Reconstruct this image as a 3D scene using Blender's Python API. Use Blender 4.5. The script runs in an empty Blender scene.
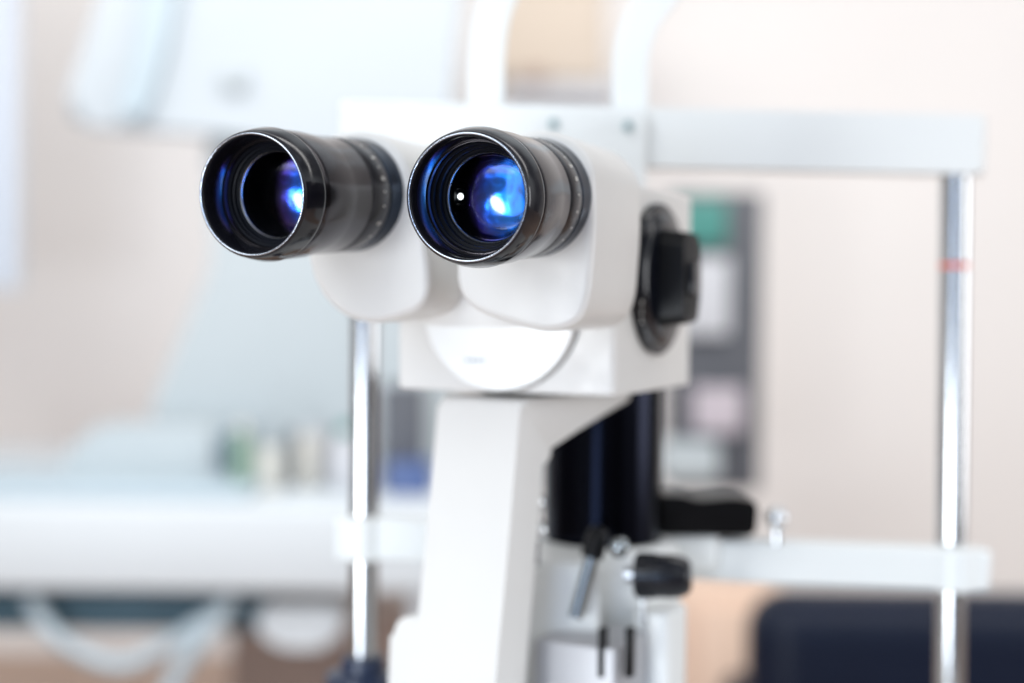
import bpy, bmesh, math, random
from mathutils import Vector, Matrix
random.seed(4)
S = bpy.context.scene
COL = S.collection
R = math.radians

# ------------------------------------------------------------------ camera
cam_d = bpy.data.cameras.new('camera'); cam = bpy.data.objects.new('camera', cam_d); COL.objects.link(cam)
S.camera = cam
FPX = 1440.0
cam_d.sensor_width = 36; cam_d.lens = FPX / 1024 * 36
cam_d.clip_start = 0.01; cam_d.clip_end = 60
PITCH, ROLL = 1.63, 0.55
CAMLOC = Vector((0, 0, 1.20))
cam.matrix_world = Matrix.Translation(CAMLOC) @ Matrix.Rotation(R(90 - PITCH), 4, 'X') @ Matrix.Rotation(R(ROLL), 4, 'Z')
cam_d.dof.use_dof = True
cam_d.dof.focus_distance = 0.452
cam_d.dof.aperture_fstop = 3.8
CR = cam.matrix_world.to_3x3()

def P(px, py, d):
    """world point (m) seen at pixel px,py at depth d (mm)"""
    d = d / 1000
    return CAMLOC + CR @ Vector(((px - 512) / FPX * d, (341.5 - py) / FPX * d, -d))

# ------------------------------------------------------------------ light
w = bpy.data.worlds.new('World'); S.world = w; w.use_nodes = True
nt = w.node_tree; bg = nt.nodes['Background']
tc = nt.nodes.new('ShaderNodeTexCoord'); sep = nt.nodes.new('ShaderNodeSeparateXYZ')
nt.links.new(tc.outputs['Generated'], sep.inputs[0])
cr = nt.nodes.new('ShaderNodeValToRGB')
mr = nt.nodes.new('ShaderNodeMapRange'); mr.inputs[1].default_value = -1; mr.inputs[2].default_value = 1
nt.links.new(sep.outputs['Z'], mr.inputs[0]); nt.links.new(mr.outputs[0], cr.inputs[0])
e = cr.color_ramp.elements
e[0].position = 0.30; e[0].color = (0.20, 0.16, 0.15, 1)
e[1].position = 0.75; e[1].color = (0.77, 0.82, 0.86, 1)
x = cr.color_ramp.elements.new(0.47); x.color = (0.46, 0.46, 0.48, 1)
wn = nt.nodes.new('ShaderNodeTexNoise'); wn.inputs['Scale'].default_value = 1.7; wn.inputs['Detail'].default_value = 1.5
nt.links.new(tc.outputs['Generated'], wn.inputs['Vector'])
wr = nt.nodes.new('ShaderNodeValToRGB'); we = wr.color_ramp.elements
we[0].position = 0.38; we[0].color = (0.32, 0.31, 0.32, 1); we[1].position = 0.62; we[1].color = (1.5, 1.5, 1.5, 1)
nt.links.new(wn.outputs['Fac'], wr.inputs[0])
wm = nt.nodes.new('ShaderNodeMix'); wm.data_type = 'RGBA'; wm.blend_type = 'MULTIPLY'; wm.inputs[0].default_value = 1
nt.links.new(cr.outputs[0], wm.inputs[6]); nt.links.new(wr.outputs[0], wm.inputs[7])
nt.links.new(wm.outputs[2], bg.inputs[0]); bg.inputs[1].default_value = 0.78

def area(name, loc, target, sx, sy, power, col):
    l = bpy.data.lights.new(name, 'AREA'); l.shape = 'RECTANGLE'; l.size = sx; l.size_y = sy
    l.energy = power; l.color = col
    o = bpy.data.objects.new(name, l); COL.objects.link(o)
    o.location = loc
    o.rotation_euler = (Vector(target) - Vector(loc)).to_track_quat('-Z', 'Y').to_euler()
    return o
area('key_softbox', (-0.85, -0.55, 2.15), (0, 0.56, 1.18), 1.2, 1.0, 13, (0.95, 0.985, 1.0))
low_fill = area('low_fill_light', (-1.12, -1.2, 0.90), (0, 0.5, 1.2), 0.36, 0.62, 17, (0.92, 0.97, 1.0))  # unseen lamp added for the bright lens patch and frontal fill
low_fill.rotation_euler.rotate_axis('Z', R(35)); low_fill.data.shape = 'ELLIPSE'
area('blue_strip_light', (-0.66, -1.46, 1.25), (0.03, 0.6, 1.15), 0.50, 1.5, 9, (0.52, 0.70, 1.0))  # strip lamp added for the blue stripe and sheen on black parts
area('side_fill_light', (2.3, 0.2, 1.3), (0.1, 0.5, 1.2), 0.8, 0.9, 13, (0.95, 0.97, 1.0))  # unseen lamp added to lift the right-facing sides
area('wall_wash_light', (0.0, 1.0, 2.5), (0.0, 3.3, 1.0), 4.8, 0.9, 54, (1.0, 0.98, 0.96))  # unseen lamp added to brighten the back wall evenly
S.view_settings.view_transform = 'Standard'; S.view_settings.look = 'None'
S.view_settings.exposure = 0.18; S.view_settings.gamma = 1
S.cycles.max_bounces = 8

# ------------------------------------------------------------------ materials
def mat(name, col, rough=0.4, metal=0.0, bump=0.0, bscale=400, var=0.0, vscale=30, coat=0.0, spec=0.5, rvar=0.0):
    m = bpy.data.materials.new(name); m.use_nodes = True
    n = m.node_tree; b = n.nodes['Principled BSDF']
    b.inputs['Base Color'].default_value = (*col, 1); b.inputs['Roughness'].default_value = rough
    b.inputs['Metallic'].default_value = metal; b.inputs['Coat Weight'].default_value = coat
    b.inputs['Specular IOR Level'].default_value = spec
    t = n.nodes.new('ShaderNodeTexCoord')
    if var:
        no = n.nodes.new('ShaderNodeTexNoise'); no.inputs['Scale'].default_value = vscale; no.inputs['Detail'].default_value = 5
        n.links.new(t.outputs['Object'], no.inputs['Vector'])
        mx = n.nodes.new('ShaderNodeMix'); mx.data_type = 'RGBA'
        mx.inputs[6].default_value = (*[c * (1 - var) for c in col], 1); mx.inputs[7].default_value = (*[min(1, c * (1 + var)) for c in col], 1)
        n.links.new(no.outputs['Fac'], mx.inputs[0]); n.links.new(mx.outputs[2], b.inputs['Base Color'])
    if rvar:
        no = n.nodes.new('ShaderNodeTexNoise'); no.inputs['Scale'].default_value = vscale * 3; no.inputs['Detail'].default_value = 6
        n.links.new(t.outputs['Object'], no.inputs['Vector'])
        q = n.nodes.new('ShaderNodeMapRange'); q.inputs[1].default_value = .3; q.inputs[2].default_value = .7
        q.inputs[3].default_value = max(0, rough - rvar); q.inputs[4].default_value = rough + rvar
        n.links.new(no.outputs['Fac'], q.inputs[0]); n.links.new(q.outputs[0], b.inputs['Roughness'])
    if bump:
        no = n.nodes.new('ShaderNodeTexNoise'); no.inputs['Scale'].default_value = bscale; no.inputs['Detail'].default_value = 3
        n.links.new(t.outputs['Object'], no.inputs['Vector'])
        bu = n.nodes.new('ShaderNodeBump'); bu.inputs['Strength'].default_value = bump; bu.inputs['Distance'].default_value = 0.0004
        n.links.new(no.outputs['Fac'], bu.inputs['Height']); n.links.new(bu.outputs[0], b.inputs['Normal'])
    return m
M = {}
M['white'] = mat('white_enamel', (0.73, 0.72, 0.70), 0.36, bump=0.12, bscale=900, var=0.015, rvar=0.05)
M['white_lifted'] = mat('white_enamel_lifted', (0.82, 0.835, 0.83), 0.4, var=0.015)  # the instrument's white, brightened to offset shade around the foot
M['white2'] = mat('white_enamel_frame', (0.80, 0.82, 0.815), 0.4, var=0.015)
M['black'] = mat('black_anodised', (0.005, 0.006, 0.010), 0.16, rvar=0.04, vscale=120, spec=0.42)
M['cup'] = mat('black_lacquer_cup', (0.008, 0.008, 0.012), 0.12, rvar=0.04, vscale=300, spec=0.5)
M['lip'] = mat('pale_metal_lip', (0.42, 0.46, 0.53), 0.18, metal=1.0, bump=0.3, bscale=2500, rvar=0.1, vscale=400)  # light blue-grey metal with fine bump and uneven gloss
M['barrel'] = mat('bronze_grey_anodised', (0.042, 0.038, 0.043), 0.15, metal=0.8, bump=0.04, bscale=3000, rvar=0.015, vscale=150)
M['ringm'] = mat('scale_ring_satin', (0.030, 0.029, 0.034), 0.17, metal=0.8, bump=0.04, bscale=3000, rvar=0.015, vscale=150)
M['baffle'] = mat('black_baffle', (0.005, 0.006, 0.010), 0.36, bump=0.06, bscale=2500, spec=0.05, rvar=0.05, vscale=200)
M['matte'] = mat('matte_black', (0.004, 0.004, 0.005), 0.34, spec=0.16, bump=0.1)
M['mark'] = mat('mark_paint', (0.90, 0.88, 0.82), 0.5)
M['chrome'] = mat('chrome', (0.80, 0.82, 0.84), 0.16, metal=1.0, rvar=0.04)
M['steel'] = mat('satin_steel', (0.62, 0.64, 0.66), 0.28, metal=1.0, rvar=0.03)
M['post'] = mat('brushed_post', (0.52, 0.53, 0.54), 0.17, metal=1.0)
M['dsteel'] = mat('dark_steel_rod', (0.30, 0.33, 0.35), 0.14, metal=1.0)
M['red'] = mat('red_ring', (0.70, 0.12, 0.07), 0.5)
M['column'] = mat('black_column', (0.009, 0.010, 0.016), 0.17, metal=1.0, rvar=0.02)
M['collar'] = mat('black_collar_blue_sheen', (0.012, 0.022, 0.042), 0.13, metal=0.95, rvar=0.02)  # black ring with its blue sheen put into the metal colour
M['disc'] = mat('silvered_disc', (0.80, 0.81, 0.81), 0.34, metal=0.22, rvar=0.02, vscale=60)
M['greyb'] = mat('grey_metal_block', (0.42, 0.42, 0.44), 0.4, metal=0.2, var=0.05)
M['navyb'] = mat('navy_plastic', (0.012, 0.022, 0.055), 0.35)
M['screw'] = mat('screw_dark', (0.28, 0.40, 0.42), 0.4, metal=0.6)
M['faint'] = mat('faint_engraving', (0.45, 0.50, 0.55), 0.5)
M['wall'] = mat('painted_wall', (0.82, 0.795, 0.78), 0.8, var=0.05, vscale=1.3, bump=0.2, bscale=80)
M['floor'] = mat('floor_vinyl', (0.42, 0.29, 0.22), 0.5, var=0.15, vscale=3)
M['desk'] = mat('desk_laminate', (0.58, 0.615, 0.64), 0.45, var=0.04, vscale=4)
M['tabletop'] = mat('instrument_table', (0.62, 0.60, 0.58), 0.5, var=0.05)
M['pblue'] = mat('pale_blue_housing', (0.43, 0.475, 0.495), 0.45, var=0.04, vscale=4)
M['pwhite'] = mat('bluish_white_housing', (0.47, 0.515, 0.55), 0.45, var=0.03, vscale=4)
M['pshade'] = mat('pale_grey_blue', (0.42, 0.50, 0.55), 0.5, var=0.05)
M['green'] = mat('green_plastic', (0.06, 0.24, 0.21), 0.4, var=0.1)
M['green2'] = mat('leaf_green_label', (0.22, 0.32, 0.24), 0.5, var=0.1)
M['cream'] = mat('cream_plastic', (0.60, 0.58, 0.53), 0.5, var=0.1)
M['blue'] = mat('blue_box', (0.06, 0.10, 0.24), 0.4, var=0.1)
M['teal_dark'] = mat('dark_teal', (0.04, 0.10, 0.14), 0.5, var=0.2)
M['rack'] = mat('dark_grey_rack', (0.085, 0.09, 0.105), 0.5, var=0.15, vscale=8)
M['sheet'] = mat('pale_sheet', (0.52, 0.53, 0.56), 0.6, var=0.06)
M['pink'] = mat('pinkish_sheet', (0.48, 0.43, 0.47), 0.6, var=0.06)
M['chair'] = mat('navy_leather', (0.004, 0.008, 0.022), 0.42, bump=0.4, bscale=120, var=0.3, vscale=6, spec=0.18)
M['wood'] = mat('warm_wood', (0.68, 0.50, 0.39), 0.5, var=0.18, vscale=5)
M['beige'] = mat('beige_cabinet', (0.62, 0.53, 0.44), 0.6, var=0.08, vscale=5)
M['brown'] = mat('brown_wood', (0.36, 0.27, 0.23), 0.6, var=0.2, vscale=5)
M['curtain'] = mat('pale_blue_curtain', (0.74, 0.78, 0.84), 0.9, var=0.05, vscale=4)

def coated_lens():
    m = bpy.data.materials.new('coated_lens'); m.use_nodes = True
    n = m.node_tree; b = n.nodes['Principled BSDF']
    lw = n.nodes.new('ShaderNodeLayerWeight'); lw.inputs['Blend'].default_value = 0.5
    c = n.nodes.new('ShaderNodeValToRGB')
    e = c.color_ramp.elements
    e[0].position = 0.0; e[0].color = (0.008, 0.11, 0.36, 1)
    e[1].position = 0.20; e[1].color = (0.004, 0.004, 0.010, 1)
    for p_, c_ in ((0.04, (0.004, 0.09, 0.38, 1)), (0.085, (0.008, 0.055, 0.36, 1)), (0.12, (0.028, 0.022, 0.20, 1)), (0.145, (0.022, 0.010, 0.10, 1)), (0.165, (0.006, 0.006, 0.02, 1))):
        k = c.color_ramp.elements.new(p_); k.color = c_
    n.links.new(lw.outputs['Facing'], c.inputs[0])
    t = n.nodes.new('ShaderNodeTexCoord'); no = n.nodes.new('ShaderNodeTexNoise'); no.inputs['Scale'].default_value = 90; no.inputs['Detail'].default_value = 2
    n.links.new(t.outputs['Object'], no.inputs['Vector'])
    mx = n.nodes.new('ShaderNodeMix'); mx.data_type = 'RGBA'; mx.blend_type = 'MULTIPLY'; mx.inputs[0].default_value = 0.35
    n.links.new(c.outputs[0], mx.inputs[6]); n.links.new(no.outputs['Color'], mx.inputs[7])
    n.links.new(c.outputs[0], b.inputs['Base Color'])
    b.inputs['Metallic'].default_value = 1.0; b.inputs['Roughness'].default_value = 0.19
    b.inputs['Coat Weight'].default_value = 0.9; b.inputs['Coat IOR'].default_value = 1.5; b.inputs['Coat Roughness'].default_value = 0.09
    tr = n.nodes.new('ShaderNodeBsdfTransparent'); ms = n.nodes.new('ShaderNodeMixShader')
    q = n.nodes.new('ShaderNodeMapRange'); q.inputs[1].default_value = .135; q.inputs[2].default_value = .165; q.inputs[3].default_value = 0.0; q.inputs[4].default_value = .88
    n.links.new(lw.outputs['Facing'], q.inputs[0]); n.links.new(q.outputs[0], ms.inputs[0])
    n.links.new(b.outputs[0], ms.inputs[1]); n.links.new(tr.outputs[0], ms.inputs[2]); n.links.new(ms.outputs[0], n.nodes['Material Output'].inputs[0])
    bu = n.nodes.new('ShaderNodeBump'); bu.inputs['Strength'].default_value = 0.6; bu.inputs['Distance'].default_value = 0.0016
    n.links.new(no.outputs['Fac'], bu.inputs['Height']); n.links.new(bu.outputs[0], b.inputs['Normal'])
    return m
M['glint'] = mat('glint_disc', (0.8, 0.8, 0.8), 0.4)  # glowing material standing in for a reflected white dot
M['glint'].node_tree.nodes['Principled BSDF'].inputs['Emission Color'].default_value = (0.9, 0.97, 1, 1)
M['glint'].node_tree.nodes['Principled BSDF'].inputs['Emission Strength'].default_value = 2.5
M['lens'] = coated_lens()

# ------------------------------------------------------------------ helpers
ORG = {}
def thing(name, label, cat, loc, group=None):
    o = bpy.data.objects.new(name, None); COL.objects.link(o)
    o.empty_display_size = 0.02
    o.location = loc; ORG[o.name] = Vector(loc); o['label'] = label; o['category'] = cat
    if group: o['group'] = group
    return o
def tag(o, label, cat, group=None):
    o['label'] = label; o['category'] = cat
    if group: o['group'] = group
    return o
def link(name, bm, m, parent=None, kind=None, label=None, ang=35):
    bmesh.ops.recalc_face_normals(bm, faces=bm.faces)
    c = Vector((0, 0, 0))
    mn = Vector((min(v.co[i] for v in bm.verts) for i in range(3))); mx = Vector((max(v.co[i] for v in bm.verts) for i in range(3)))
    c = (mn + mx) / 2
    bmesh.ops.translate(bm, verts=bm.verts, vec=-c)
    me = bpy.data.meshes.new(name); bm.to_mesh(me); bm.free()
    for p in me.polygons: p.use_smooth = True
    me.set_sharp_from_angle(angle=R(ang))
    me.materials.append(m)
    o = bpy.data.objects.new(name, me); COL.objects.link(o)
    ORG[o.name] = c
    if parent:
        o.parent = parent; o.location = c - ORG[parent.name]
    else: o.location = c
    if kind: o['kind'] = kind
    if label: o['label'] = label
    return o
def frame(o, zdir, up=Vector((0, 0, 1))):
    """matrix whose Z runs along zdir, X as near 'up' as it can"""
    z = Vector(zdir).normalized(); xx = (Vector(up) - Vector(up).dot(z) * z).normalized(); y = z.cross(xx)
    m = Matrix.Identity(4)
    for i in range(3): m[i][0], m[i][1], m[i][2], m[i][3] = xx[i], y[i], z[i], o[i]
    return m
def lathe(bm, prof, mtx, n=96, closed=False):
    """prof: (t mm along Z, r mm)"""
    rings = []
    for t, r in prof:
        if r < 1e-6: rings.append([bm.verts.new(mtx @ Vector((0, 0, t / 1000)))])
        else: rings.append([bm.verts.new(mtx @ Vector((r / 1000 * math.cos(2 * math.pi * k / n), r / 1000 * math.sin(2 * math.pi * k / n), t / 1000))) for k in range(n)])
    prs = list(zip(rings, rings[1:]))
    if closed: prs.append((rings[-1], rings[0]))
    for a, b in prs:
        if len(a) == 1 and len(b) == 1: continue
        for k in range(n):
            k2 = (k + 1) % n
            if len(a) == 1: bm.faces.new((a[0], b[k], b[k2]))
            elif len(b) == 1: bm.faces.new((a[k], b[0], a[k2]))
            else: bm.faces.new((a[k], b[k], b[k2], a[k2]))
    return bm
def prism(bm, pts, mtx, z0, z1, bev=2, seg=4, bev_side=0, top_scale=1.0):
    """outline pts (x,y mm) in mtx plane, from z0 to z1 mm, cap rims bevelled"""
    cx = sum(p[0] for p in pts) / len(pts); cy = sum(p[1] for p in pts) / len(pts)
    a = [bm.verts.new(mtx @ Vector((x / 1000, y / 1000, z0 / 1000))) for x, y in pts]
    b = [bm.verts.new(mtx @ Vector(((cx + (x - cx) * top_scale) / 1000, (cy + (y - cy) * top_scale) / 1000, z1 / 1000))) for x, y in pts]
    n = len(pts)
    fa = bm.faces.new(a[::-1]); fb = bm.faces.new(b)
    side = []
    for k in range(n): side.append(bm.faces.new((a[k], a[(k + 1) % n], b[(k + 1) % n], b[k])))
    bm.edges.ensure_lookup_table()
    if bev_side:
        ed = [e for f in side for e in f.edges if e not in fa.edges and e not in fb.edges]
        ed = list(set(ed)) + list(fa.edges) + list(fb.edges)
        bmesh.ops.bevel(bm, geom=ed, offset=bev / 1000, segments=seg, profile=0.5, affect='EDGES', clamp_overlap=True)
    elif bev:
        bmesh.ops.bevel(bm, geom=list(fa.edges) + list(fb.edges), offset=bev / 1000, segments=seg, profile=0.5, affect='EDGES', clamp_overlap=True)
    return bm
def soft_prism(bm, pts, mtx, z0, z1, r, seg=7):
    """smooth convex outline swept z0..z1 with quarter-round rims"""
    n = len(pts); V = [Vector(p) for p in pts]
    ar = sum(V[i].x * V[(i + 1) % n].y - V[(i + 1) % n].x * V[i].y for i in range(n)); sg = 1 if ar > 0 else -1
    N = []
    for i in range(n):
        t = (V[(i + 1) % n] - V[i - 1]).normalized(); N.append(Vector((t.y, -t.x)) * sg)
    lv = [(z0 + r * (1 - math.cos(a)), r * (1 - math.sin(a))) for a in [math.pi / 2 * k / seg for k in range(seg + 1)]]
    lv = lv + [(z1 - (z - z0), i_) for z, i_ in lv[::-1]]
    rings = [[bm.verts.new(mtx @ Vector(((V[k].x - N[k].x * i_) / 1000, (V[k].y - N[k].y * i_) / 1000, z / 1000))) for k in range(n)] for z, i_ in lv]
    for a, b in zip(rings, rings[1:]):
        for k in range(n): bm.faces.new((a[k], a[(k + 1) % n], b[(k + 1) % n], b[k]))
    bm.faces.new(rings[0][::-1]); bm.faces.new(rings[-1])
    return bm
def smooth(ctrl, per=8):
    out = []; n = len(ctrl)
    for i in range(n):
        p0, p1, p2, p3 = (Vector(ctrl[(i + k) % n]) for k in (-1, 0, 1, 2))
        for j in range(per):
            t = j / per
            q = 0.5 * ((2 * p1) + (p2 - p0) * t + (2 * p0 - 5 * p1 + 4 * p2 - p3) * t * t + (3 * p1 - p0 - 3 * p2 + p3) * t ** 3)
            out.append((q.x, q.y))
    return out
def rpoly(ctrl, r=5, seg=6):
    """polygon with rounded corners; ctrl entries (x,y) or (x,y,r)"""
    out = []; n = len(ctrl)
    for i in range(n):
        p = Vector(ctrl[i][:2]); a = Vector(ctrl[i - 1][:2]); b = Vector(ctrl[(i + 1) % n][:2])
        rr = ctrl[i][2] if len(ctrl[i]) > 2 else r
        if rr <= 0: out.append((p.x, p.y)); continue
        da = (a - p); db = (b - p); ra = min(rr, da.length * .48); rb = min(rr, db.length * .48)
        s = p + da.normalized() * ra; e_ = p + db.normalized() * rb
        for j in range(seg + 1):
            t = j / seg; q = (1 - t) ** 2 * s + 2 * t * (1 - t) * p + t * t * e_
            out.append((q.x, q.y))
    return out
def box(bm, c, sx, sy, sz, bev=2, seg=3, mtx=None):
    """box size in mm centred on c (m), orientation from mtx (rotation)"""
    r = bmesh.ops.create_cube(bm, size=1)
    for v in r['verts']:
        q = Vector((v.co.x * sx / 1000, v.co.y * sy / 1000, v.co.z * sz / 1000))
        v.co = (mtx @ q if mtx else q) + Vector(c)
    if bev:
        es = list({e for v in r['verts'] for e in v.link_edges})
        bmesh.ops.bevel(bm, geom=es, offset=bev / 1000, segments=seg, profile=0.5, affect='EDGES', clamp_overlap=True)
    return bm
def tube(bm, pts, r, n=24, flat=None):
    """tube through world points, radius mm; flat=(a,b,dirvec): rectangular section"""
    pts = [Vector(p) for p in pts]; rings = []
    for i, p in enumerate(pts):
        t = (pts[min(i + 1, len(pts) - 1)] - pts[max(i - 1, 0)]).normalized()
        ref = Vector((0, 1, 0)) if abs(t.y) < .9 else Vector((1, 0, 0))
        s = t.cross(ref).normalized(); q = s.cross(t).normalized()
        if flat:
            a, b = flat; k = []
            for th in range(n):
                an = 2 * math.pi * th / n; ca, sa = math.cos(an), math.sin(an)
                f = 0.25
                k.append(p + s * (a / 1000) * math.copysign(abs(ca) ** f, ca) + q * (b / 1000) * math.copysign(abs(sa) ** f, sa))
        else: k = [p + (s * math.cos(2 * math.pi * th / n) + q * math.sin(2 * math.pi * th / n)) * r / 1000 for th in range(n)]
        rings.append([bm.verts.new(v) for v in k])
    for a, b in zip(rings, rings[1:]):
        for k in range(n): bm.faces.new((a[k], a[(k + 1) % n], b[(k + 1) % n], b[k]))
    bm.faces.new(rings[0][::-1]); bm.faces.new(rings[-1])
    return bm
def bez(pts, n=12):
    """smooth open curve through points"""
    out = []; pts = [Vector(p) for p in pts]
    for i in range(len(pts) - 1):
        p0 = pts[max(i - 1, 0)]; p1 = pts[i]; p2 = pts[i + 1]; p3 = pts[min(i + 2, len(pts) - 1)]
        for j in range(n):
            t = j / n
            out.append(0.5 * ((2 * p1) + (p2 - p0) * t + (2 * p0 - 5 * p1 + 4 * p2 - p3) * t * t + (3 * p1 - p0 - 3 * p2 + p3) * t ** 3))
    out.append(pts[-1]); return out
def B(): return bmesh.new()

# ================================================================== SETTING
TABLE_Z = CAMLOC.z - 0.225
FLOOR_Z = 0.36
bm = B(); box(bm, (0, 3.4, FLOOR_Z + 1.4), 9000, 60, 2800, 0); link('wall', bm, M['wall'], kind='structure')
bm = B(); box(bm, (0, 1.2, FLOOR_Z - 0.02), 9000, 6500, 40, 0); link('floor', bm, M['floor'], kind='structure')

# ================================================================== SLIT LAMP
root = thing('slit_lamp_microscope', 'white slit lamp microscope with two black eyepieces, in focus at the front of the photo', 'microscope', P(600, 341, 640).xy.to_3d() + Vector((0, 0, TABLE_Z)))

# --- eyepieces
GLYPH = {}
def text_verts(s):
    if s in GLYPH: return GLYPH[s]
    c = bpy.data.curves.new('t', 'FONT'); c.body = s; c.size = 2.9; c.align_x = 'CENTER'; c.align_y = 'CENTER'; c.resolution_u = 3; c.extrude = 0.03; c.offset = 0.05
    o = bpy.data.objects.new('t', c); COL.objects.link(o)
    dg = bpy.context.evaluated_depsgraph_get(); me = bpy.data.meshes.new_from_object(o.evaluated_get(dg))
    GLYPH[s] = ([v.co.copy() for v in me.vertices], [tuple(p.vertices) for p in me.polygons])
    bpy.data.objects.remove(o); bpy.data.curves.remove(c); bpy.data.meshes.remove(me)
    return GLYPH[s]
def eyepiece(F, Bk, marks, lens_t, lamp=None):  # lamp: where the added glow disc for the lens glint sits
    F = Vector(F); ax = (Bk - F); L = ax.length * 1000
    m = frame(F, ax)
    bm = B()
    lathe(bm, [(10.2, 17.5), (10.2, 21.1), (10.8, 21.5), (14, 21.75), (24, 21.6), (31, 21.0), (34, 20.75), (L - 22, 20.7), (L - 22, 15), ], m, closed=True)
    ep = link('eyepiece', bm, M['barrel'], root)
    bm = B(); lathe(bm, [(L - 21.7, 15), (L - 21.7, 20.55), (L - 21.4, 20.7), (L - 9, 20.4), (L - 8, 20.2), (L - 8, 15)], m, closed=True)
    sr = link('scale_ring', bm, M['ringm'], ep)
    bm = B(); lathe(bm, [(L - 7.9, 15), (L - 7.9, 20.1), (L - 7.5, 20.5), (L - 3.0, 20.7), (L - .6, 20.9), (L + 1.5, 20.9), (L + 1.5, 15)], m, closed=True)
    link('collar', bm, M['collar'], ep)
    # eyecup: lip, bevel band, inner funnel
    bm = B()
    lathe(bm, [(0.55, 19.0), (0.15, 19.35), (0.0, 19.75), (0.12, 20.1), (0.5, 20.4), (0.9, 20.65), (5.0, 21.5), (8.6, 22.12), (9.5, 22.18), (10.0, 22.0), (10.2, 21.5), (10.1, 18),
               (9, 17.9), (4, 18.3), (1.2, 18.75)], m, n=160, closed=True)
    link('eyecup', bm, M['cup'], ep)
    bm = B()
    lathe(bm, [(-0.12, 19.35), (-0.22, 19.62), (-0.12, 19.88), (0.25, 19.95), (0.25, 19.25)], m, n=160, closed=True)
    link('eyecup_lip', bm, M['lip'], ep)
    bm = B()
    k_ = (lens_t - 13.8) / 6.4
    pr = [(8.5, 18.2), (11.5, 17.6), (12.3, 17.2), (12.6, 16.6), (12.6 + k_ * .8, 16.5), (12.6 + k_ * 1.2, 17.0), (12.6 + k_ * 2.4, 17.0), (12.6 + k_ * 2.8, 16.2), (12.6 + k_ * 3.0, 15.8), (12.6 + k_ * 4.4, 15.7), (12.6 + k_ * 4.7, 16.0), (12.6 + k_ * 5.6, 16.0), (12.6 + k_ * 5.9, 15.1), (lens_t - 1.0, 15.0), (lens_t - .8, 14.6), (lens_t - .2, 14.45), (lens_t + .3, 14.2), (lens_t + 4, 14.2), (lens_t + 4, 18.2)]
    lathe(bm, pr, m, n=128, closed=True)
    link('inner_baffle', bm, M['baffle'], ep)
    bm = B(); lathe(bm, [(lens_t - .95, 14.75), (lens_t - 1.15, 14.5), (lens_t - .9, 14.25), (lens_t - .5, 14.25), (lens_t - .5, 14.75)], m, n=128, closed=True)
    link('retaining_ring', bm, M['steel'], ep)
    bm = B()
    R_ = 44.0; r0 = 14.3; pr = []
    for k in range(25):
        r = r0 * (1 - k / 24); pr.append((lens_t + 0.4 - (math.sqrt(R_ * R_ - r * r) - math.sqrt(R_ * R_ - r0 * r0)), r))
    lathe(bm, pr, m, n=96)
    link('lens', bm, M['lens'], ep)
    # inside the tube, seen through the clear side of the lens
    bm = B(); lathe(bm, [(lens_t + 2, 14.1), (lens_t + 16, 14.1), (lens_t + 16, 0), (lens_t + 15, 0), (lens_t + 15, 13.4), (lens_t + 2, 13.4)], m, n=64, closed=False)
    link('inner_tube', bm, M['baffle'], ep)
    if lamp is not None:  # glowing disc and rings added in place of reflections in the lens
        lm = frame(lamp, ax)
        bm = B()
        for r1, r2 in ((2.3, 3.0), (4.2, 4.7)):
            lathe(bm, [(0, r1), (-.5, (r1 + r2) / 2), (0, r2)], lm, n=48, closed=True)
        link('glint_ring', bm, M['black'], ep)
        bm = B(); lathe(bm, [(0, 0), (0, 1.05), (-.3, 0.95), (-.5, 0)], lm, n=32); link('glint_disc', bm, M['glint'], ep)
    # engraved scale marks
    bm = B()
    for phi, s, t in marks:
        r = 20.62
        # angle: 90 = top, 0 = toward +u side
        up = (Vector((0, 0, 1)) - Vector((0, 0, 1)).dot(ax.normalized()) * ax.normalized()).normalized()
        side = ax.normalized().cross(up).normalized()
        if side.x < 0: side = -side
        nrm = up * math.sin(R(phi)) + side * math.cos(R(phi))
        c = F + ax.normalized() * (t if t > 0 else L - 13) / 1000 + nrm * r / 1000
        zz = nrm; xx = (-up * math.cos(R(phi)) + side * math.sin(R(phi))).normalized(); yy = zz.cross(xx)
        if s == '.':
            k = 12; vs = [bm.verts.new(c + zz * 5e-5 + (xx * math.cos(2 * math.pi * i / k) + yy * math.sin(2 * math.pi * i / k)) * 0.42e-3) for i in range(k)]
            bm.faces.new(vs)
        else:
            vv, ff = text_verts(s)
            vs = [bm.verts.new(c + (xx * v.x + yy * v.y + zz * (v.z + 0.08)) / 1000) for v in vv]
            for f in ff:
                try: bm.faces.new([vs[i] for i in f])
                except ValueError: pass
    link('scale_marks', bm, M['mark'], sr)
    return m
EL_F, EL_B = P(251, 194.5, 466), P(352, 195, 526)
ER_F, ER_B = P(466.5, 197.5, 443), P(534, 198, 500)
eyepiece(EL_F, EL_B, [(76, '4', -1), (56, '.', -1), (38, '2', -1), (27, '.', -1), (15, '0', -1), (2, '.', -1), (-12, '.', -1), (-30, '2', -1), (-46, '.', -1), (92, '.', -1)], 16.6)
eyepiece(ER_F, ER_B, [(74, '4', -1), (58, '.', -1), (40, '.', -1), (30, '2', -1), (17, '0', -1), (2, '.', -1), (-14, '.', -1), (-30, '.', -1), (-44, '.', -1)], 20, P(460.5, 196.5, 470))

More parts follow.
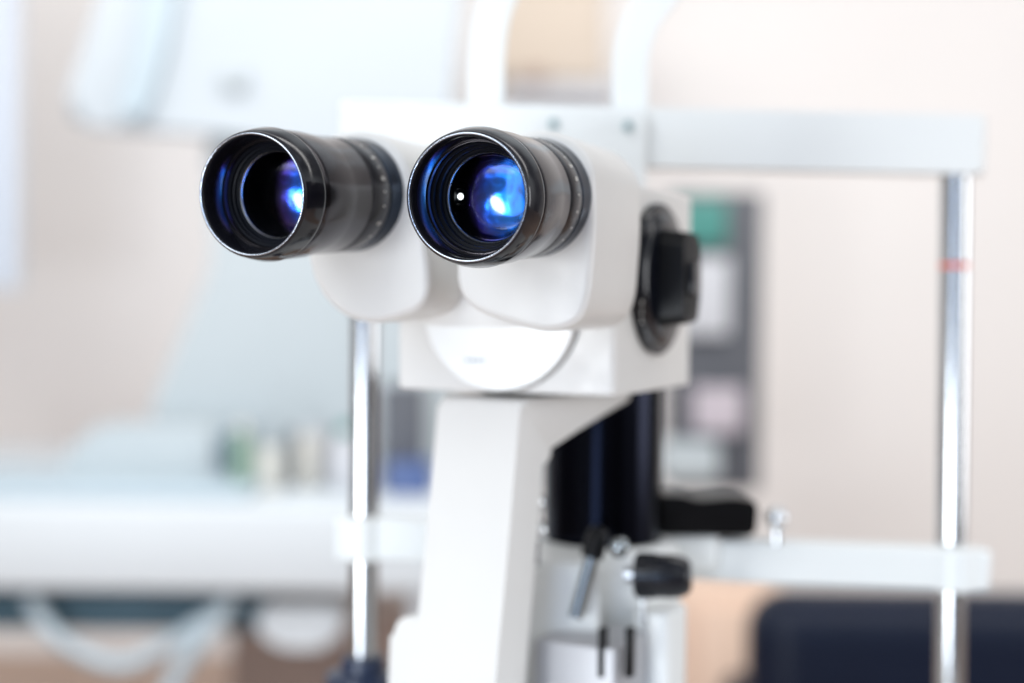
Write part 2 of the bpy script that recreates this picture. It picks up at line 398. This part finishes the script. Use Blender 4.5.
# --- prism housings (outline: right one; left is its mirror)
YAW = 21
W = Vector((math.sin(R(YAW)), math.cos(R(YAW)), 0)); U = Vector((math.cos(R(YAW)), -math.sin(R(YAW)), 0)); Z = Vector((0, 0, 1))
def plane(o, xdir, ydir, zdir):
    m = Matrix.Identity(4)
    for i in range(3): m[i][0], m[i][1], m[i][2], m[i][3] = xdir[i], ydir[i], zdir[i], o[i]
    return m
out = [(22, 2), (20.5, 12), (12, 20.8), (0, 23.5), (-12, 20.8), (-21, 12), (-25, 0), (-27.5, -12), (-29.5, -24), (-28, -33), (-22, -39), (-11, -43), (2, -46), (11, -45.5), (17.5, -41.5), (20.5, -34), (21.5, -24), (22.3, -10)]
out2 = [(22, 2), (20.5, 12), (12, 20.8), (0, 23.5), (-12, 20.8), (-21, 12), (-25, 0), (-28, -12), (-30.5, -26), (-30.5, -36), (-26, -42), (-16, -45.5), (-7, -46.5), (2, -44.5), (9, -40), (14, -34), (17.5, -26), (20.5, -10)]
o_r = smooth(out, 5); o_l = smooth([(-x_, y_) for x_, y_ in out2][::-1], 5)
for c, o_ in ((ER_B, o_r), (EL_B, o_l)):
    bm = B(); soft_prism(bm, o_, plane(c, U, Z, W), 0, 58, 2.8)
    link('prism_housing', bm, M['white'], root, ang=50)
# bridge between housings
mid = (ER_B + EL_B) / 2
bm = B(); prism(bm, rpoly([(-34, 16), (34, 16), (36, -36), (24, -47, 14), (-24, -47, 14), (-36, -36)], 8), plane(mid, U, Z, W), 32, 57, bev=4)
link('bridge', bm, M['white'], root)

# --- magnification changer box
FRb, FLb, BRb = P(615, 397, 556), P(397, 388, 591), P(690, 377, 642)
zb = (FRb.z + FLb.z) / 2; zt = P(688, 199, 642).z
BLb = FLb + (BRb - FRb) * 0.95 + (FLb - FRb) * -0.08
o0 = Vector((FRb.x, FRb.y, 0))
pts = [((q - o0).x * 1000, (q - o0).y * 1000) for q in (FRb, BRb, BLb, FLb)]
bm = B(); prism(bm, rpoly(pts, 2.6, 4), Matrix.Translation(o0), zb * 1000, zt * 1000, bev=2.4, seg=4)
link('changer_body', bm, M['white'], root, ang=50)
# round boss on its front
FD = (FRb - FLb).normalized(); FD.z = 0; FD.normalize(); FN = Vector((0, 0, 1)).cross(FD) * -1   # pointing away from camera?
if FN.y > 0: FN = -FN
bc = P(505, 309, 574); 
bc = bc + FN * (((FRb - bc).dot(FN)))      # onto the front face plane
m = frame(bc, FN)
bm = B(); lathe(bm, [(-1, 0), (-1, 32.9), (0.25, 32.9), (0.3, 32.6), (0.7, 0)], m, n=128)
link('boss_gap_ring', bm, M['matte'], root)
bm = B(); lathe(bm, [(0, 0), (0, 32.4), (5.2, 32.4), (6.0, 31.7), (6.0, 0)], m, n=128)
bo = link('round_boss', bm, M['disc'], root)
bm = B()
for k, (wd, x_) in enumerate([(1.6, -6), (2.0, -3.4), (1.3, -1), (1.8, 1.2)]):
    box(bm, bc + FN * 0.00605 + FD * (x_ - 7) / 1000 + Z * -0.0205, wd, 0.25, 1.4, 0, mtx=Matrix.Rotation(math.atan2(FD.y, FD.x), 3, 'Z'))
link('engraved_mark', bm, M['faint'], bo)

# --- dial knob on the side face
SD = (BRb - FRb); SD.z = 0; SD.normalize(); SN = SD.cross(Z).normalized()
if SN.x < 0: SN = -SN
kc = P(649, 279, 597); kc = kc + SN * ((FRb - kc).dot(SN))
m = frame(kc, SN)
bm = B(); lathe(bm, [(-1, 0), (-1, 31.3), (2.6, 31.3), (3.4, 30.5), (3.8, 27), (5.2, 25.5), (5.6, 24), (6.2, 0)], m, n=96)
dial = link('dial_knob', bm, M['black'], root)
bm = B(); prism(bm, rpoly([(-12, -17), (-7, -20), (9, -18.5), (12.5, -8), (12.5, 13), (8, 20), (-9, 20.5), (-12, 15)], 1.2), plane(kc, SD, Z, SN), 4, 16, bev=.8, seg=3, top_scale=.92)
link('grip', bm, M['matte'], dial)
bm = B(); prism(bm, rpoly([(-4, -7), (6, -7), (6, 7), (-4, 7)], 2), plane(kc, SD, Z, SN), 15.5, 18, bev=1.2, seg=3)
link('grip_cap', bm, M['black'], dial)
bm = B()
for k in range(3):
    vv, ff = text_verts('025'[k])
    c = kc + SN * 0.0042 - SD * 0.0275 + Z * (-0.010 + k * -0.0035)
    vs = [bm.verts.new(c + (-SD * -v.x + Z * v.y + SN * v.z) / 1000) for v in vv]
    for f in ff: bm.faces.new([vs[i] for i in f])
link('dial_marks', bm, M['mark'], dial)

# --- support arm
A0 = P(521, 400, 565); TH = 35
AW = Vector((math.sin(R(TH)), math.cos(R(TH)), 0)); AU = Vector((math.cos(R(TH)), -math.sin(R(TH)), 0))
zA = min(A0.z, zb - 0.001) ; A0.z = zA
prof = [(0, 0, 4), (86, 0, 0), (86, -5, 0), (17, -22, 5), (10, -73, 0), (4, -118, 0), (2, -178, 0), (-24, -178, 0), (-16, -112, 0), (-8, -60, 0)]
bm = B(); prism(bm, rpoly(prof, 0, 6), plane(A0, AW, Z, -AU), 0, 41, bev=5.5, seg=5)
link('support_arm', bm, M['white'], root, ang=50)
pz = P(402, 632, 560).z - A0.z
bm = B(); prism(bm, rpoly([(32, 0, 0), (56, 0, 9), (62, -80, 0), (32, -80, 0)], 0), plane(A0 + AW * -0.0080 + Z * pz, -AU, Z, AW), -3, 18, bev=3.5, seg=4)
link('arm_foot', bm, M['white'], root, ang=50)
bm = B(); box(bm, A0 + AW * 0.045 - AU * 0.018 + Z * 0.0005, 30, 50, 4, 0.5, mtx=Matrix.Rotation(-R(TH), 3, 'Z')); link('mounting_plate', bm, M['matte'], root)

# --- illumination column and its white foot
cc = P(604, 400, 664); zc0 = P(604, 549, 636).z
bm = B(); h = (zb + 0.001 - zc0) * 1000
lathe(bm, [(0, 0), (0, 26.8), (0.6, 27.4), (h, 27.4), (h, 0)], Matrix.Translation((cc.x, cc.y, zc0)), n=96)
col = link('column', bm, M['column'], root)
bm = B(); lathe(bm, [(-(zc0 - TABLE_Z) * 1000, 0), (-(zc0 - TABLE_Z) * 1000, 37), (-60, 37), (-10, 35.5), (-2.5, 34.2), (-.2, 31), (-.1, 0)], Matrix.Translation((cc.x, cc.y, zc0)), n=96)
link('column_foot', bm, M['white_lifted'], root)
# collar to the left of the foot (white bearing housing)
q = P(556, 552, 630); 
bm = B(); box(bm, Vector((q.x, q.y, (q.z + TABLE_Z) / 2)), 36, 52, (q.z - TABLE_Z) * 1000, 4); link('bearing_housing', bm, M['white_lifted'], root)
# grey slotted block
gb = P(593, 634, 600)
rot = Matrix.Rotation(-R(26), 3, 'Z'); hh = (gb.z - TABLE_Z) * 1000
bm = B(); box(bm, Vector((gb.x, gb.y, gb.z - hh / 2000)), 36, 40, hh, 1.5, mtx=rot); gbo = link('slotted_block', bm, M['greyb'], root)
for px in (603, 630):
    q = P(px, 652, 578.5)
    bm = B(); box(bm, q, 3.0, 4.5, 20, 0.6, mtx=rot); link('slot', bm, M['matte'], gbo)
pc = P(661, 642, 618)
bm = B(); box(bm, Vector((pc.x, pc.y, (P(0, 600, 618).z + TABLE_Z) / 2)), 15, 26, (P(0, 600, 618).z - TABLE_Z) * 1000, 2.5, mtx=rot); link('side_pillar', bm, M['white_lifted'], root)
# tilt lever
p0, p1 = P(575, 618, 596), P(592, 556, 600)
bm = B(); tube(bm, [p0, p1], 2.9, 20); lv = link('tilt_lever', bm, M['dsteel'], root)
d_ = (p1 - p0).normalized()
bm = B(); lathe(bm, [(0, 0), (0, 4.0), (1, 4.8), (10, 4.5), (13, 3.4), (14.5, 0)], frame(p1 - d_ * 0.001, d_, up=Vector((1, 0, 0)))); link('lever_cap', bm, M['matte'], lv)
q = P(619, 547, 596)
bm = B(); bmesh.ops.create_uvsphere(bm, u_segments=24, v_segments=14, radius=0.0045, matrix=Matrix.Translation(q)); link('chrome_ball', bm, M['dsteel'], root)
for px, py, r in ((537, 503, 3.6), (538, 531, 4.2)):
    q = P(px, py, 604)
    bm = B(); bmesh.ops.create_uvsphere(bm, u_segments=24, v_segments=14, radius=r / 1000, matrix=Matrix.Translation(q)); link('chrome_ball', bm, M['chrome'], root)
q = P(538, 525, 606)
bm = B(); tube(bm, [P(537, 500, 606), Vector((P(537, 500, 606).x, q.y, P(0, 560, 606).z))], 1.6, 16); link('chrome_pin', bm, M['chrome'], root)
# slit width knob
kq = P(635, 575, 602); kd = (P(690, 577, 597) - kq).normalized()
bm = B(); lathe(bm, [(0, 0), (0, 8.2), (.8, 9.2), (16, 9.2), (19, 8.6), (22, 7.4), (23.4, 5.5), (23.6, 0)], frame(kq, kd)); kn = link('slit_width_knob', bm, M['black'], root)
bm = B()
for k in range(28):
    an = 2 * math.pi * k / 28; fm = frame(kq, kd)
    c = fm @ Vector((9.2e-3 * math.cos(an), 9.2e-3 * math.sin(an), 8.5e-3)); c2 = fm @ Vector((9.2e-3 * math.cos(an), 9.2e-3 * math.sin(an), 1.5e-3))
    tube(bm, [c2, c], .42, 6)
link('knurling', bm, M['matte'], kn)
bm = B(); tube(bm, [P(643, 590, 606), P(643, 626, 606)], 1.5, 14); link('lever_stem', bm, M['steel'], root)
bm = B(); tube(bm, [kq + kd * -0.004, kq + kd * .001], 3.2, 16); link('knob_shaft', bm, M['steel'], root)
# base
bb = Vector((cc.x, cc.y, 0))
bm = B(); box(bm, Vector((cc.x - .015, cc.y - 0.045, TABLE_Z + 0.011)), 170, 150, 22, 6, mtx=rot); link('base_plate', bm, M['white'], root)

# ================================================================== HEADREST FRAME
hr = thing('headrest_frame', 'white headrest and chin rest frame on two steel posts behind the microscope', 'headrest', P(660, 341, 705).xy.to_3d() + Vector((0, 0, TABLE_Z)))
def at_z(p, z): return Vector((p.x, p.y, z))
LT, LB = P(366.5, 150, 696), P(363.5, 640, 696)
RT, RB = P(955.8, 150, 712), P(950.2, 640, 712)
for a, b, cap in ((LT, LB, True), (RT, RB, False)):
    d = (b - a).normalized(); e_ = a + d * ((a.z - TABLE_Z) / -d.z)
    bm = B(); tube(bm, [a, e_], 7.2, 40); po = link('post', bm, M['post'], hr)
    if not cap:
        c0 = P(954.2, 266, 712); bm = B(); lathe(bm, [(-1.3, 7.2), (-1.3, 7.32), (1.3, 7.32), (1.3, 7.2)], frame(c0, d, up=Vector((1, 0, 0))), closed=True); link('height_mark_ring', bm, M['red'], po)
    zf = P(363, 655, 696).z if cap else P(0, 720, 712).z
    bm = B(); hh = (zf - TABLE_Z) * 1000
    lathe(bm, [(0, 0), (0, 21), (hh - 9, 18), (hh - 7, 11), (hh, 10), (hh, 0)], Matrix.Translation(at_z(e_, TABLE_Z))); link('post_socket', bm, M['navyb'], hr)
# top crossbar
def bar(a, b, th, hgt, mt, name, parent=hr, r=5, ends=None):
    """horizontal bar between a and b, hgt tall, th deep, rounded ends"""
    d = (b - a); L = d.length * 1000; xd = d.normalized(); yd = Vector((0, 0, 1)).cross(xd).normalized(); zd = xd.cross(yd)
    bm = B(); prism(bm, rpoly([(0, -th / 2), (L, -th / 2), (L, th / 2), (0, th / 2)], r, 8), plane(a, xd, yd, zd), -hgt / 2, hgt / 2, bev=1.8, seg=4)
    return link(name, bm, mt, parent, ang=50)
bar(P(341, 133, 696), P(982, 146.5, 712), 20, 28.5, M['white2'], 'crossbar', r=7)
bm = B(); mm = P(525, 145, 686)
cbd = (P(982, 146.5, 712) - P(341, 133, 696)).normalized(); cby = Z.cross(cbd).normalized()
prism(bm, rpoly([(-57, -21), (57.5, -21), (57.5, 17.5), (-57, 17.5)], 2.5), plane(mm, cbd, cbd.cross(cby) , -cby) if cby.y < 0 else plane(mm, cbd, Z, cby), -3, 4, bev=1.5)
bp = link('brow_plate', bm, M['white2'], hr)
for px, py, mt in ((553.5, 124, 'screw'), (628, 126, 'screw')):
    q = P(px, py, 682.6)
    bm = B(); lathe(bm, [(-1, 0), (-1, 2.2), (1.4, 2.2), (1.8, 1.6), (1.2, 1.2), (1.2, 0)], frame(q, Vector((0, -1, 0)))); link('screw', bm, M[mt], bp)
# brow band arms curving up
for x0, x1, xt in ((486, 487, 500), (630, 631, 662)):
    pts = bez([P(x0, 135, 705), P(x0, 90, 706), P(x1, 55, 707), P(x1 + (xt - x1) * .35, 20, 709), P(xt + 3, -12, 712), P(xt + 30, -60, 716), P(xt + 40, -100, 719)], 8)
    bm = B(); tube(bm, pts, 0, 32, flat=(8.6, 3.2)); link('brow_band_arm', bm, M['white2'], hr)
# chin rest bar: left and right lengths with a forward bow
pl = [P(338, 537, 692), P(420, 539, 692), P(500, 545, 700), P(600, 550, 700), P(690, 556, 694), P(760, 560, 690), P(860, 564, 698), P(982, 568.5, 706)]
cv = bez(pl, 8)
bm = B(); tube(bm, cv, 0, 40, flat=(10.2, 8.5)); cb = link('chin_rest_bar', bm, M['white2'], hr, ang=45)
for q, r_ in ((P(364, 537.5, 692), 11.5), (P(952, 567.8, 706), 13)):
    bm = B(); lathe(bm, [(-10.6, 0), (-10, r_ - .8), (-9.3, r_), (9.3, r_), (10, r_ - .8), (10, 0)], Matrix.Translation(q), n=48); link('post_clamp', bm, M['white2'], hr)
# chin cup (black) on its bar, knurled chrome knob
cq = P(706, 511.5, 688)
bm = B(); prism(bm, rpoly([(-24, -9, 2), (21, -9.5, 3), (22.5, 6.5, 4), (12, 8.5, 3), (-6, 7, 3), (-14, 9.5, 3), (-24, 9.5, 3)], 2), plane(cq, Vector((1, 0.05, 0)).normalized(), Z, Vector((-.05, 1, 0)).normalized()), -14, 14, bev=2, seg=3)
link('chin_cup', bm, M['matte'], hr)
q = P(777, 517, 684)
bm = B(); lathe(bm, [(-15, 0), (-15, 2.2), (-4, 2.2), (-5, 3), (-3.5, 4.5), (-1, 5.4), (1.5, 5.2), (4, 3.6), (5.4, 0)], Matrix.Translation(q), n=32); link('thumb_screw', bm, M['chrome'], hr)
bm = B(); box(bm, P(655, 548, 690), 60, 26, 20, 5); link('chin_rest_mount', bm, M['white2'], hr)

# instrument table
tt = thing('instrument_table', 'pale table top under the white slit lamp', 'table', Vector((0.05, 0.62, FLOOR_Z)))
bm = B(); box(bm, Vector((0.05, 0.60, TABLE_Z - 0.0135)), 560, 330, 26, 5); link('tabletop', bm, M['tabletop'], tt)
bm = B(); box(bm, Vector((0.05, 0.62, (TABLE_Z - 0.0265 + FLOOR_Z + .03) / 2)), 70, 70, (TABLE_Z - 0.0265 - FLOOR_Z - .03) * 1000, 5); link('pedestal', bm, M['steel'], tt)
bm = B(); box(bm, Vector((0.05, 0.62, FLOOR_Z + .015)), 400, 330, 29, 8); link('foot', bm, M['matte'], tt)

# ================================================================== BACKGROUND
def PB(px, py, d, sx_px, sy_px, depth, name, m, parent=None, bev=10, yaw=0):
    """box whose front face is centred on the pixel, sized in px at that depth"""
    s = d / FPX
    q = P(px, py, d); q.y += depth / 2000
    bm = B(); box(bm, q, sx_px * s, depth, sy_px * s, bev, mtx=Matrix.Rotation(R(yaw), 3, 'Z') if yaw else None)
    return link(name, bm, m, parent)
def slab(pts, d, depth, name, m, parent=None, bev=12):
    """outline in pixels at distance d given a real thickness"""
    q = [P(a, b, d) for a, b in pts]
    o = Vector((0, q[0].y, 0)); 
    bm = B(); prism(bm, rpoly([(v.x * 1000, v.z * 1000) for v in q], bev * 2), plane(Vector((0, q[0].y, 0)), Vector((1, 0, 0)), Z, Vector((0, 1, 0))), 0, depth, bev=bev, seg=3)
    return link(name, bm, m, parent)

# desk on the left
dk = thing('desk', 'long white desk with thick front edge behind the microscope on the left', 'desk', P(120, 600, 1750).xy.to_3d() + Vector((0, 0, FLOOR_Z)))
DZ = P(100, 508, 1700).z
xl, xr = P(-420, 0, 1700).x, P(470, 0, 1700).x
bm = B(); box(bm, Vector(((xl + xr) / 2, 1.7 + .35, DZ - .050)), (xr - xl) * 1000, 700, 100, 7); link('desktop', bm, M['desk'], dk)
a = P(60, 500, 1860); bm = B(); box(bm, Vector((a.x, 1.88, DZ + .008)), 520, 230, 14, 3); tag(link('desk_mat', bm, M['pshade']), 'grey blue flat mat lying at the left end of the white desk', 'mat')
bx = PB(228, 468, 1900, 8, 70, 60, 'folder', M['teal_dark'], bev=2); tag(bx, 'thin dark upright folder left of the leaf green bottle', 'folder')
bx = PB(322, 462, 1930, 12, 60, 60, 'folder', M['greyb'], bev=2); tag(bx, 'thin grey upright folder behind the pale bottle with green cap', 'folder')
for x_ in (xl + .06, xr - .05):
    for y_ in (1.76, 2.34):
        bm = B(); box(bm, Vector((x_, y_, (DZ - .100 + FLOOR_Z) / 2)), 40, 40, (DZ - .100 - FLOOR_Z) * 1000, 4); link('leg', bm, M['desk'], dk)
# under the desk
PB(120, 612, 1780, 290, 40, 250, 'shade_filler', M['teal_dark'])  # dark block put in for the shade below the desktop
tag(bpy.data.objects['shade_filler'], 'dark teal drawer block put in for shade just under the white desk', 'filler')
cb_ = B(); tube(cb_, bez([P(30, 598, 1740), P(60, 640, 1735), P(120, 665, 1740), P(175, 640, 1740), P(235, 600, 1745)], 10), 10, 16)
tag(link('cable_bundle', cb_, M['pshade']), 'pale looped cable bundle sagging under the left of the desk', 'cable', 'pale cables under the desk')
cb_ = B(); tube(cb_, bez([P(230, 602, 1740), P(200, 640, 1735), P(170, 690, 1740), P(150, 760, 1745)], 10), 12, 16)
tag(link('cable_bundle', cb_, M['pshade']), 'pale cable running straight down from under the desk', 'cable', 'pale cables under the desk')
slab([(255, 606), (345, 606), (342, 632), (325, 650), (280, 650), (258, 634)], 1740, 160, 'basin', M['desk']); tag(bpy.data.objects['basin'], 'white rounded basin hanging beneath the desk', 'basin')
PB(360, 720, 2300, 260, 210, 200, 'low_cabinet', M['brown'], bev=8); tag(bpy.data.objects['low_cabinet'], 'brown wooden low cabinet in the shade under the desk', 'cabinet')

# examination unit: white head with pale blue body
eu = thing('examination_unit', 'large bluish white examination unit with slanted body standing on the desk', 'medical device', at_z(P(290, 500, 2000), DZ))
slab([(140, -120), (470, -120), (455, 60), (448, 150), (330, 150), (215, 132), (56, 122), (118, -60)], 2000, 70, 'head_housing', M['pwhite'], eu, bev=20)
slab([(205, 130), (452, 120), (452, 470), (140, 470), (150, 405), (212, 262)], 2060, 200, 'body_housing', M['pblue'], eu, bev=14)
slab([(152, -60), (186, -60), (164, 50), (146, 110), (118, 108), (138, 40)], 1985, 40, 'hinge_cover', M['pshade'], eu, bev=5)
PB(131, 112, 1975, 20, 14, 30, 'joint', M['pshade'], eu, bev=6)
PB(234, 78, 1992, 22, 20, 12, 'button', M['pblue'], eu, bev=5)
slab([(60, 462), (95, 425), (215, 425), (215, 495), (60, 497)], 1930, 90, 'keyboard_case', M['pblue'], bev=8); tag(bpy.data.objects['keyboard_case'], 'pale blue sloping plastic case at the left end of the desk', 'case')
# things on the desk
def bottle(px, d, r, h_px, m, mc, label, body_top=.75):
    q = P(px, 500, d); q.z = DZ
    h = h_px * d / FPX
    bm = B(); lathe(bm, [(0, 0), (0, r * .94), (2, r), (h * body_top, r), (h * .83, r * .45), (h * .86, r * .42), (h * .86, 0)], Matrix.Translation(q), n=32)
    b = tag(link('bottle', bm, m), label, 'bottle', 'bottles on the desk')
    bm = B(); lathe(bm, [(h * .85, 0), (h * .85, r * .5), (h, r * .47), (h, 0)], Matrix.Translation(q), n=24); link('cap', bm, mc, b)
bottle(242, 1840, 13, 72, M['green2'], M['cream'], 'leaf green bottle beside the black framed card on the desk')
bottle(308, 1870, 14, 66, M['cream'], M['sheet'], 'cream bottle between the card holder and the green topped bottle')
bottle(345, 1850, 20, 70, M['sheet'], M['green'], 'pale bottle with a green cap beside the left steel post', .62)
PB(268, 478, 1860, 22, 60, 25, 'card_holder', M['cream'], bev=2); tag(bpy.data.objects['card_holder'], 'cream upright card next to the leaf green bottle', 'card')
PB(290, 462, 1900, 9, 62, 30, 'pen_stand', M['rack'], bev=3); tag(bpy.data.objects['pen_stand'], 'narrow dark grey stand behind the cream card', 'stand')
PB(180, 468, 1960, 120, 74, 120, 'storage_box', M['pshade'], bev=8); tag(bpy.data.objects['storage_box'], 'grey blue storage box on the desk below the slanted unit', 'box')
PB(330, 505, 1800, 110, 22, 80, 'paper_tray', M['pwhite'], bev=6); tag(bpy.data.objects['paper_tray'], 'flat white tray on the desk in front of the bottles', 'tray')
bx = PB(408, 486, 1830, 46, 44, 80, 'carton', M['blue'], bev=3); tag(bx, 'blue carton between the left steel post and the white arm', 'box')
bx = PB(402, 440, 1890, 44, 110, 60, 'monitor', M['rack'], bev=4); tag(bx, 'dark grey screen standing behind the blue carton', 'screen')

# dark rack at right
rk = thing('brochure_rack', 'dark grey brochure rack on the wall to the right of the black dial knob', 'rack', P(712, 490, 2500))
PB(716, 342, 2500, 92, 300, 60, 'back_panel', M['rack'], rk, bev=8)
PB(700, 222, 2470, 54, 46, 14, 'teal_sheet', M['green'], rk, bev=2)
PB(704, 296, 2470, 52, 78, 14, 'grey_sheet', M['sheet'], rk, bev=2)
PB(718, 410, 2470, 50, 46, 14, 'pink_sheet', M['pink'], rk, bev=2)
PB(690, 462, 2440, 60, 40, 60, 'paper_stack', M['pblue'], rk, bev=8)

# navy chair
ch = thing('armchair', 'navy blue leather armchair with low back at the lower right', 'chair', P(900, 700, 1500).xy.to_3d() + Vector((0, 0, FLOOR_Z)))
def pad(x0, x1, y0, y1, d, depth, name):
    a, b = P(x0, y0, d), P(x1, y1, d)
    bm = B(); box(bm, Vector(((a.x + b.x) / 2, a.y + depth / 2000, (a.z + b.z) / 2)), (b.x - a.x) * 1000, depth, (a.z - b.z) * 1000, 45, 6)
    return link(name, bm, M['chair'], ch)
pad(757, 1150, 602, 860, 1500, 110, 'backrest')
pad(757, 800, 735, 900, 1612, 400, 'armrest'); pad(1110, 1150, 735, 900, 1612, 400, 'armrest')
pad(790, 1120, 800, 900, 1600, 420, 'seat')
zl = P(0, 905, 1500).z
for px in (775, 1130):
    for d in (1600, 1980):
        q = P(px, 800, d); bm = B(); box(bm, Vector((q.x, q.y, (zl + .05 + FLOOR_Z) / 2)), 35, 35, (zl + .05 - FLOOR_Z) * 1000, 3); link('leg', bm, M['matte'], ch)
# wood cabinet
q = P(712, 585, 1900); zt_ = q.z
wc = thing('wooden_cabinet', 'light brown wooden cabinet between the microscope foot and the navy armchair', 'cabinet', at_z(q, FLOOR_Z))
bm = B(); box(bm, Vector((q.x, q.y + .15, (zt_ + FLOOR_Z) / 2)), 190, 300, (zt_ - FLOOR_Z) * 1000, 5); cbn = link('carcass', bm, M['wood'], wc)
bm = B(); box(bm, Vector((q.x + .025, q.y - .008, (zt_ + FLOOR_Z) / 2)), 90, 14, (zt_ - FLOOR_Z - .05) * 1000, 3); link('door', bm, M['wood'], wc)
# shelf box top centre
bx = PB(545, 30, 2900, 120, 100, 150, 'wall_cabinet', M['beige'], bev=14); tag(bx, 'beige wall cabinet behind the two upright brow band arms', 'cabinet')
bx = PB(560, 92, 2850, 110, 22, 120, 'shelf', M['sheet'], bev=8); tag(bx, 'grey shelf below the beige wall cabinet', 'shelf')
bx = PB(533, 76, 2840, 26, 14, 60, 'small_box', M['brown'], bev=5); tag(bx, 'small dark brown box on the grey shelf', 'box')
# curtain strip at left edge
bm = B(); a, b = P(-160, -150, 2600), P(18, 290, 2600)
n = 40; prev = None
for side in (0, 1):
    pass
vs = []
for k in range(n + 1):
    x_ = a.x + (b.x - a.x) * k / n; y_ = a.y + 0.025 * math.sin(k * 1.1)
    vs.append([bm.verts.new((x_, y_ + t, z_)) for t, z_ in ((0, a.z), (0, b.z), (.006, b.z), (.006, a.z))])
for p_, q_ in zip(vs, vs[1:]):
    for j in range(4): bm.faces.new((p_[j], p_[(j + 1) % 4], q_[(j + 1) % 4], q_[j]))
bm.faces.new(vs[0]); bm.faces.new(vs[-1][::-1])
tag(link('curtain', bm, M['curtain']), 'pale blue curtain hanging at the left edge', 'curtain')
